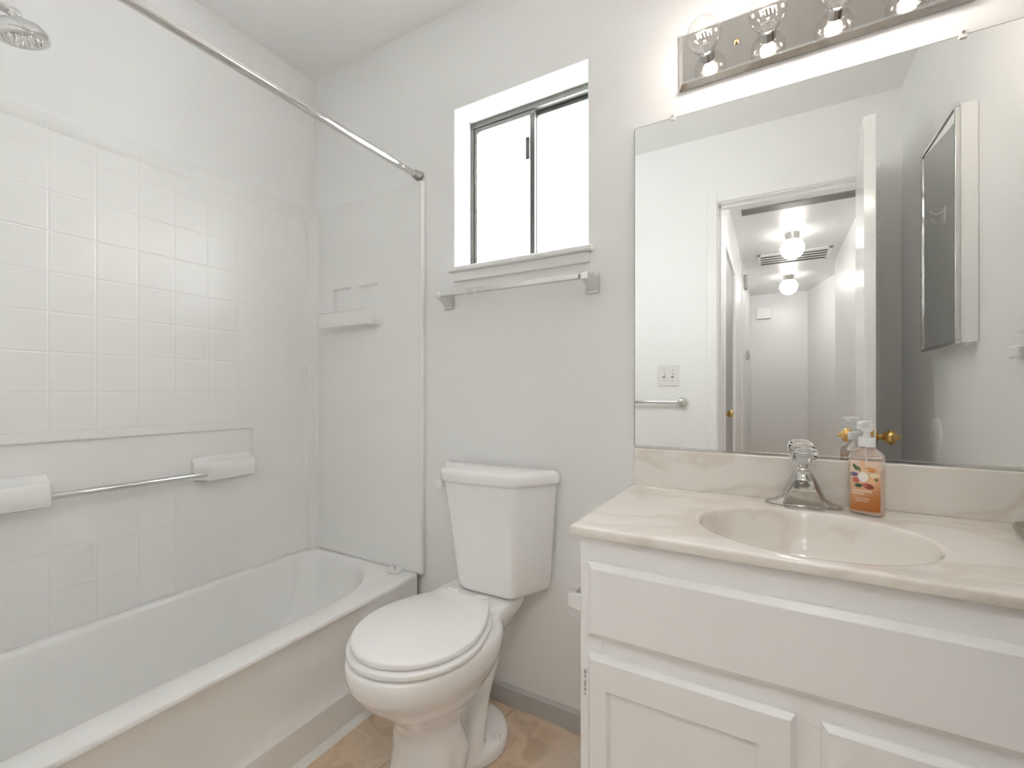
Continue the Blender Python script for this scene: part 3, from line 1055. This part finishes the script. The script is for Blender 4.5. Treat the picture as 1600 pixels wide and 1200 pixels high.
rings = [rect(CX0 + .010, CX1, CY0 + .010, CY1, CZ - .018), rect(CX0 + .001, CX1, CY0 + .001, CY1, CZ - .0175), rect(CX0, CX1, CY0, CY1, CZ - .015),
         rect(CX0, CX1, CY0, CY1, CZ - .004), rect(CX0 + .001, CX1, CY0 + .001, CY1, CZ - .001), rect(CX0 + .004, CX1, CY0 + .004, CY1, CZ + .0004),
         rect(CX0 + .016, CX1, CY0 + .016, CY1, CZ),
         ell(1.05, CZ), ell(1.02, CZ - .0006), ell(1.0, CZ - .0028), ell(.988, CZ - .0085), ell(.968, CZ - .024), ell(.93, CZ - .055), ell(.86, CZ - .088, .002),
         ell(.74, CZ - .112, .006), ell(.56, CZ - .127, .012), ell(.32, CZ - .136, .016), ell(.12, CZ - .139, .018)]
build('top_with_basin', MB().loft(rings, False, True), 'marble', ct, angle=50)
build('backsplash', MB().box(-.3434, CX1, D - .0215, D - .0006, CZ - .001, .8905), 'marble', ct, bevel=.004, seg=3)
build('basin_drain', MB().lathe([(.022, 0), (.022, .003), (.016, .004), (.0005, .006)], (ecx, ecy + .018, CZ - .1388)), 'chrome', ct)

# ------------------------------------------------------------------ faucet
fx, fy = .064, 1.262
fc = thing('faucet', 'chrome single-handle faucet with a clear acrylic knob behind the basin', 'faucet', (fx, fy, CZ))
mb = MB()
rings = []
for z, hx_, hy_, e in ((CZ + .0004, .0765, .027, 0), (CZ + .004, .078, .028, 0), (CZ + .008, .073, .025, 0), (CZ + .011, .060, .022, 0), (CZ + .020, .045, .024, 0),
                       (CZ + .040, .036, .026, 0), (CZ + .062, .027, .024, 0), (CZ + .076, .019, .018, 0), (CZ + .084, .013, .013, 0)):
    pts = []
    for j in range(48):
        t_ = 2 * pi * j / 48
        e_ = 3.2 if z < CZ + .015 else 2.3
        c_, s_ = cos(t_), sin(t_)
        pts.append(Vector((fx + hx_ * math.copysign(abs(c_) ** (2 / e_), c_), fy + hy_ * math.copysign(abs(s_) ** (2 / e_), s_), z)))
    rings.append(pts)
mb.loft(rings)
build('body', mb, 'fchrome', fc, angle=60)
rings = []
for yy, bw, tw, z0_, z1_, un in ((fy + .01, .034, .014, CZ + .006, CZ + .072, 0), (fy - .015, .040, .0165, CZ + .006, CZ + .066, 0), (fy - .035, .042, .0185, CZ + .007, CZ + .057, .006),
                             (fy - .05, .042, .020, CZ + .008, CZ + .050, .016), (fy - .058, .041, .021, CZ + .009, CZ + .045, .024)):
    rings.append([Vector((fx - bw, yy + un, z0_)), Vector((fx + bw, yy + un, z0_)), Vector((fx + bw * .97, yy + un * .9, z0_ + .004)), Vector((fx + tw, yy, z1_)), Vector((fx - tw, yy, z1_)), Vector((fx - bw * .97, yy + un * .9, z0_ + .004))])
build('spout', MB().loft(rings), 'fchrome', fc, bevel=.003, seg=3)
build('stem', MB().lathe([(.013, CZ + .080), (.0135, CZ + .086), (.0105, CZ + .089), (.0105, CZ + .096), (.012, CZ + .099)], (fx, fy, 0), n=24), 'chrome', fc)
kn = MB()
prof = [(.012, .0), (.021, .005), (.028, .015), (.0305, .024), (.029, .033), (.024, .041), (.014, .046), (.0005, .047)]
n_ = 10
kn.lathe(prof, (fx, fy, CZ + .0985), n=n_)
knob = build('knob', kn, 'acrylic', fc, bevel=.0015, angle=20)
build('knob_core', MB().lathe([(.009, CZ + .0995), (.010, CZ + .116), (.013, CZ + .119), (.013, CZ + .123), (.0005, CZ + .1235)], (fx, fy, 0), n=24), 'white', knob)

# ------------------------------------------------------------------ hand soap bottle
sx, sy = .180, 1.240
sa = radians(-20)
sp_ = thing('soap_dispenser', 'clear pump bottle of orange hand soap with a fruit label beside the faucet', 'soap bottle', (sx, sy, CZ))


def oval(hw, hd, z, e=2.6, n=40):
    pts = []
    for j in range(n):
        t_ = 2 * pi * j / n; c_, s_ = cos(t_), sin(t_)
        pts.append(Vector((sx + hw * math.copysign(abs(c_) ** (2 / e), c_), sy + hd * math.copysign(abs(s_) ** (2 / e), s_), z)))
    return pts


z0 = CZ + .0006
rings = [oval(.027, .018, z0), oval(.0300, .0205, z0 + .003), oval(.0310, .0215, z0 + .012), oval(.0310, .0215, z0 + .124), oval(.0300, .0205, z0 + .130),
         oval(.024, .016, z0 + .137, 2.3), oval(.0155, .0125, z0 + .143, 2.0), oval(.0145, .0125, z0 + .147, 2.0)]
build('bottle', MB().loft(rings).rot(sa, (sx, sy, 0)), 'bottle', sp_, angle=50)
M['liquid'] = new_mat('soap_liquid', (.80, .60, .45), .3)
rings = [oval(.0275, .0185, z0 + .004), oval(.0285, .0190, z0 + .010), oval(.0285, .0190, z0 + .100)]
build('liquid', MB().loft(rings).rot(sa, (sx, sy, 0)), 'liquid', sp_, angle=50)
build('collar', MB().lathe([(.0155, z0 + .1475), (.0155, z0 + .165), (.0145, z0 + .167), (.007, z0 + .168), (.006, z0 + .178)], (sx, sy, 0), n=28), 'pump', sp_)
mb = MB().lathe([(.0065, z0 + .178), (.0115, z0 + .182), (.0115, z0 + .198), (.009, z0 + .203), (.0005, z0 + .204)], (sx, sy, 0), n=24)
rings = []
for t_, hw, za, zb in ((-.002, .009, .190, .204), (-.02, .0075, .193, .2035), (-.046, .005, .194, .2025), (-.056, .004, .188, .2)):
    rings.append([Vector((sx - hw, sy + t_, z0 + za)), Vector((sx + hw, sy + t_, z0 + za)), Vector((sx + hw, sy + t_, z0 + zb)), Vector((sx - hw, sy + t_, z0 + zb))])
mb.loft(rings)
mb.rot(radians(-22), (sx, sy, 0))
build('pump_head', mb, 'pump', sp_, bevel=.0012)
build('dip_tube', MB().lathe([(.002, z0 + .02), (.002, z0 + .146)], (sx, sy, 0), n=10), 'pump', sp_)


# printed label, wrapped on the front of the bottle
def lab_mat():
    m = new_mat('label_print', (.8, .5, .3), .35)
    n, l, b = nodes(m)
    tc = n.new('ShaderNodeTexCoord'); sepn = n.new('ShaderNodeSeparateXYZ')
    l.new(tc.outputs['Object'], sepn.inputs[0])
    ad = n.new('ShaderNodeMath'); ad.operation = 'MULTIPLY_ADD'; ad.inputs[1].default_value = -.55
    l.new(sepn.outputs['X'], ad.inputs[0]); l.new(sepn.outputs['Z'], ad.inputs[2])
    mr = n.new('ShaderNodeMapRange'); mr.inputs['From Min'].default_value = .0; mr.inputs['From Max'].default_value = .115
    l.new(ad.outputs[0], mr.inputs[0])
    r = n.new('ShaderNodeValToRGB'); e = r.color_ramp.elements
    e[0].position = .02; e[0].color = (.42, .12, .02, 1)
    e[1].position = 1; e[1].color = (.86, .68, .55, 1)
    k = e.new(.3); k.color = (.50, .19, .05, 1)
    k = e.new(.55); k.color = (.72, .40, .22, 1)
    l.new(mr.outputs[0], r.inputs[0]); l.new(r.outputs[0], b.inputs['Base Color'])
    return m


M['label'] = lab_mat()
cols = dict(l_green=(.06, .13, .05), l_olive=(.20, .20, .07), l_violet=(.16, .13, .30), l_red=(.62, .16, .12), l_orange=(.72, .30, .09), l_cream=(.90, .82, .55),
            l_white=(.92, .86, .80), l_maroon=(.28, .06, .04), l_peach=(.82, .50, .28), l_text=(.88, .72, .58))
for k, c in cols.items(): M[k] = new_mat(k.replace('l_', 'label_'), c, .4)


def on_bottle(u, v, off):
    """u metres across the front, v metres up -> point on the front of the oval"""
    hw, hd, e = .0310 + off, .0215 + off, 2.6
    x = max(-.98, min(.98, u / hw))
    s_ = (1 - abs(x) ** e) ** (1 / e)
    return Vector((sx + u, sy - hd * s_, z0 + v))


mb = MB()
rows = [[on_bottle(-.0262 + .0524 * i / 20, .010 + .108 * j / 8, .0004) for i in range(21)] for j in range(9)]
mb.grid(rows, 0)
mats_ = ['label'] + list(cols)


def patch(u, v, a, b_, rot, mat, off):
    n = 14
    ring = []
    for j in range(n):
        t_ = 2 * pi * j / n
        du, dv = a * cos(t_), b_ * sin(t_)
        ring.append(on_bottle(u + du * cos(rot) - dv * sin(rot), v + du * sin(rot) + dv * cos(rot), off))
    mb.add(ring + [on_bottle(u, v, off)], [(n, j, (j + 1) % n) for j in range(n)], mats_.index(mat))


for args in ((-.016, .103, .008, .0035, -1.0, 'l_green'), (-.009, .100, .006, .003, -1.2, 'l_olive'), (-.019, .087, .008, .0045, .1, 'l_violet'),
             (-.015, .075, .0065, .006, 0, 'l_red'), (-.010, .064, .007, .0042, .1, 'l_green'), (.004, .101, .010, .004, .1, 'l_peach'),
             (.012, .099, .0085, .005, -.2, 'l_orange'), (.017, .088, .0085, .0042, .1, 'l_cream'), (.013, .076, .007, .0075, .3, 'l_peach'),
             (.020, .079, .003, .004, .3, 'l_olive'), (.007, .064, .010, .0055, -.3, 'l_maroon'), (.002, .066, .006, .0035, -.2, 'l_red'),
             (-.002, .110, .004, .008, .0, 'l_peach')):
    patch(*args, off=.0007)
patch(-.002, .083, .0092, .0105, 0, 'l_white', .0010)
# pale blurred lines of lettering
for v, segs in ((.053, ((-.022, -.006), (-.004, .013))), (.047, ((-.021, -.011), (-.009, .0))), (.036, ((-.016, -.006), (-.004, .010))), (.031, ((-.015, -.003), (-.001, .006)))):
    h = .0019 if v > .04 else .0010
    for a, c in segs:
        x = a
        while x < c:
            w_ = random.uniform(.0012, .0019)
            ps = [on_bottle(x, v - h, .0009), on_bottle(x + w_, v - h, .0009), on_bottle(x + w_, v + h, .0009), on_bottle(x, v + h * random.uniform(.5, 1), .0009)]
            mb.add(ps, [(0, 1, 2, 3)], mats_.index('l_text'))
            x += w_ + .0005
mb.rot(sa, (sx, sy, 0))
build('label', mb, mats_, sp_, angle=60, recalc=False)

# ------------------------------------------------------------------ small dish at the right edge
dh = thing('soap_dish', 'small pewter dish on the vanity top at the right edge of the photo', 'dish', (.434, 1.170, CZ))
build('bowl', MB().lathe([(.030, .0005), (.036, .002), (.045, .008), (.050, .016), (.051, .024), (.048, .024), (.043, .012), (.0005, .008)], (.434, 1.170, CZ), n=40), 'pewter', dh)

# ------------------------------------------------------------------ mirror
MX0, MX1, MZ0, MZ1 = -.3434, XR - .002, .8945, 1.812
mr_ = thing('wall_mirror', 'large frameless wall mirror above the vanity backsplash', 'mirror', (.09, D, MZ0))
build('glass', MB().box(MX0, MX1, D - .0065, D - .001, MZ0, MZ1), ['mirror'], mr_)
build('glass_edge', MB().box(MX0 - .0012, MX0 - .0001, D - .0065, D - .0008, MZ0, MZ1).box(MX0, MX1, D - .0065, D - .0008, MZ1 + .0001, MZ1 + .0012), 'dark', mr_)
build('bottom_channel', MB().box(MX0, MX1, D - .0095, D - .0068, MZ0 - .0038, MZ0 + .003), 'chrome', mr_, bevel=.0006)
for px_ in (-.238, .354):
    c_ = build('clip', MB().box(px_ - .007, px_ + .007, D - .011, D - .0068, MZ1 - .008, MZ1 + .010).box(px_ - .007, px_ + .007, D - .0068, D - .0005, MZ1 + .0014, MZ1 + .010), 'white', mr_, bevel=.002)
    build('screw', MB().lathe([(.0035, 0), (.003, .0016), (.0005, .0022)], (px_, D - .0112, MZ1 + .004), (0, -1, 0), n=14), 'satin', c_)

# ------------------------------------------------------------------ vanity light
LX0, LX1, LZ0, LZ1 = -.2215, .375, 1.880, 2.030
vl = thing('vanity_light', 'polished strip light with four clear round bulbs above the mirror', 'wall light', ((LX0 + LX1) / 2, D, (LZ0 + LZ1) / 2))
mb = MB()


def rz(x0, x1, z0_, z1_, y): return [Vector((x0, y, z0_)), Vector((x1, y, z0_)), Vector((x1, y, z1_)), Vector((x0, y, z1_))]


bv = .011
mb.loft([rz(LX0, LX1, LZ0, LZ1, D - .0006), rz(LX0, LX1, LZ0, LZ1, D - .006),
         rz(LX0 + bv, LX1 - bv, LZ0 + bv, LZ1 - bv, D - .020), rz(LX0 + bv + .001, LX1 - bv - .001, LZ0 + bv + .001, LZ1 - bv - .001, D - .0205)], True, True)
build('back_plate', mb, 'plate', vl, bevel=.0012, seg=2, angle=20)
build('edge_bead', MB().box(LX0 + bv, LX1 - bv, D - .0225, D - .0185, LZ0 + bv - .003, LZ0 + bv + .003), 'chrome', vl, bevel=.0012)
PY = D - .0205
bxs = (-.149, -.008, .133, .274)
BZ = 1.952
bulb0 = None
BYC = PY - .066
for i, xb in enumerate(bxs):
    if i == 0:
        gb = build('bulb', MB().lathe([(.0135, 0), (.015, .008), (.022, .018), (.033, .030), (.039, .046), (.040, .060), (.036, .076), (.026, .090), (.012, .098), (.0004, .100)],
                                      (0, 0, 0), (0, -1, 0), n=40), 'bulbglass')
        so = build('socket', MB().lathe([(.019, 0), (.019, .016), (.016, .018), (.0135, .018), (.0005, .018)], (0, 0, 0), (0, -1, 0), n=28), 'chrome')
        fm = MB()
        for k in range(5):
            a = -.016 + .008 * k
            fm.tube([(a, 0, .008), (a + .003, 0, -.006)], .0007, 8)
        fm.tube([(-.018, 0, .008), (0, 0, .010), (.018, 0, .008)], .0006, 8)
        fi = build('filament', fm, 'filament')
        sm_ = MB().tube([(0, -.002, 0), (0, -.034, 0)], [.006, .0035], 12)
        for dx in (-.004, .004):
            sm_.tube([(dx, -.034, 0), (dx * 3.5, -.055, .008)], .0007, 6)
        ste = build('stem', sm_, 'bulbglass')
        bulb0 = (gb, so, fi, ste)
    else:
        gb, so, fi, ste = (o_.copy() for o_ in bulb0)
        for o_ in (gb, so, fi, ste): COL.objects.link(o_)
    so.parent = vl; so.location = Vector((xb, PY, BZ)) - vl.location
    gb.parent = vl; gb.location = Vector((xb, PY - .014, BZ)) - vl.location
    fi.parent = gb; fi.location = (0, -.056, 0)
    ste.parent = gb; ste.location = (0, 0, 0)
    ld = bpy.data.lights.new('bulb_lamp', 'POINT')
    ld.energy = BULB; ld.color = (1, .92, .85); ld.shadow_soft_size = .018
    lo = bpy.data.objects.new('bulb_lamp', ld); COL.objects.link(lo)
    lo.parent = vl; lo.location = Vector((xb, PY - .070, BZ)) - vl.location
build('screw', MB().lathe([(.006, 0), (.006, .003), (.003, .006), (.0005, .0065)], (-.0785, PY - .0003, BZ + .003), (0, -1, 0), n=16), 'brass', vl)

# ------------------------------------------------------------------ right wall fittings (seen in the mirror)
mc = thing('medicine_cabinet', 'wall medicine cabinet with a mirrored door, reflected in the big mirror', 'medicine cabinet', (XR, .675, 1.19))
build('body', MB().box(XR - .040, XR - .0005, .506, .845, 1.195, 1.888), 'trim', mc, bevel=.002)
fr = MB()
y0, y1, z0_, z1_ = .502, .849, 1.191, 1.892
for (ya, yb, za, zb) in ((y0, y1, z0_, z0_ + .012), (y0, y1, z1_ - .012, z1_), (y0, y0 + .012, z0_ + .012, z1_ - .012), (y1 - .012, y1, z0_ + .012, z1_ - .012)):
    fr.box(XR - .052, XR - .0405, ya, yb, za, zb)
build('door_frame', fr, 'chrome', mc, bevel=.002)
build('mirror_door', MB().box(XR - .0485, XR - .0405, y0 + .012, y1 - .012, z0_ + .012, z1_ - .012), 'mirror', mc)
db = thing('door_bumper', 'round white door stop disc on the side wall, reflected below the medicine cabinet', 'door stop', (XR, .464, .893))
build('disc', MB().lathe([(.064, 0), (.064, .003), (.060, .006), (.050, .0075), (.0005, .008)], (XR - .0005, .464, .893), (-1, 0, 0), n=40), 'white', db)
oc = thing('outlet', 'white wall outlet near the counter, at the right edge of the mirror', 'outlet', (XR, 1.10, 1.185))
build('plate', MB().box(XR - .006, XR - .0005, 1.087, 1.157, 1.128, 1.243), 'white', oc, bevel=.002)
build('receptacle', MB().box(XR - .011, XR - .006, 1.105, 1.139, 1.192, 1.228), 'white', oc, bevel=.004)
build('receptacle', MB().box(XR - .011, XR - .006, 1.105, 1.139, 1.143, 1.179), 'white', oc, bevel=.004)
build('plug_in_unit', MB().box(XR - .026, XR - .0115, 1.099, 1.149, 1.130, 1.160), 'white', oc, bevel=.006)
ck = build('caulk_streak', MB().box(XR - .002, XR - .0004, .67, 1.09, .862, .868), 'caulk', None, bevel=.0006)
tag(ck, 'white caulk streak low on the side wall, seen in the mirror', 'caulk')

# ------------------------------------------------------------------ paper holder on the cabinet side
ph = thing('paper_holder', 'empty chrome and white toilet paper holder on the side of the vanity', 'paper holder', (-.333, 1.0, .56))
build('mount_plate', MB().box(-.339, -.3334, .955, 1.105, .545, .600), 'chrome', ph, bevel=.003)
for ya, yb in ((.962, .975), (1.085, 1.098)):
    build('arm', MB().loft([[Vector(p) for p in ((-.339, ya, .548), (-.339, yb, .548), (-.339, yb, .597), (-.339, ya, .597))],
                            [Vector(p) for p in ((-.405, ya + .002, .560), (-.405, yb - .002, .560), (-.405, yb - .002, .592), (-.405, ya + .002, .592))]]), 'white', ph, bevel=.003)
build('roller', MB().tube([(-.392, .972, .578), (-.392, 1.088, .578)], .008, 16), 'satin', ph)
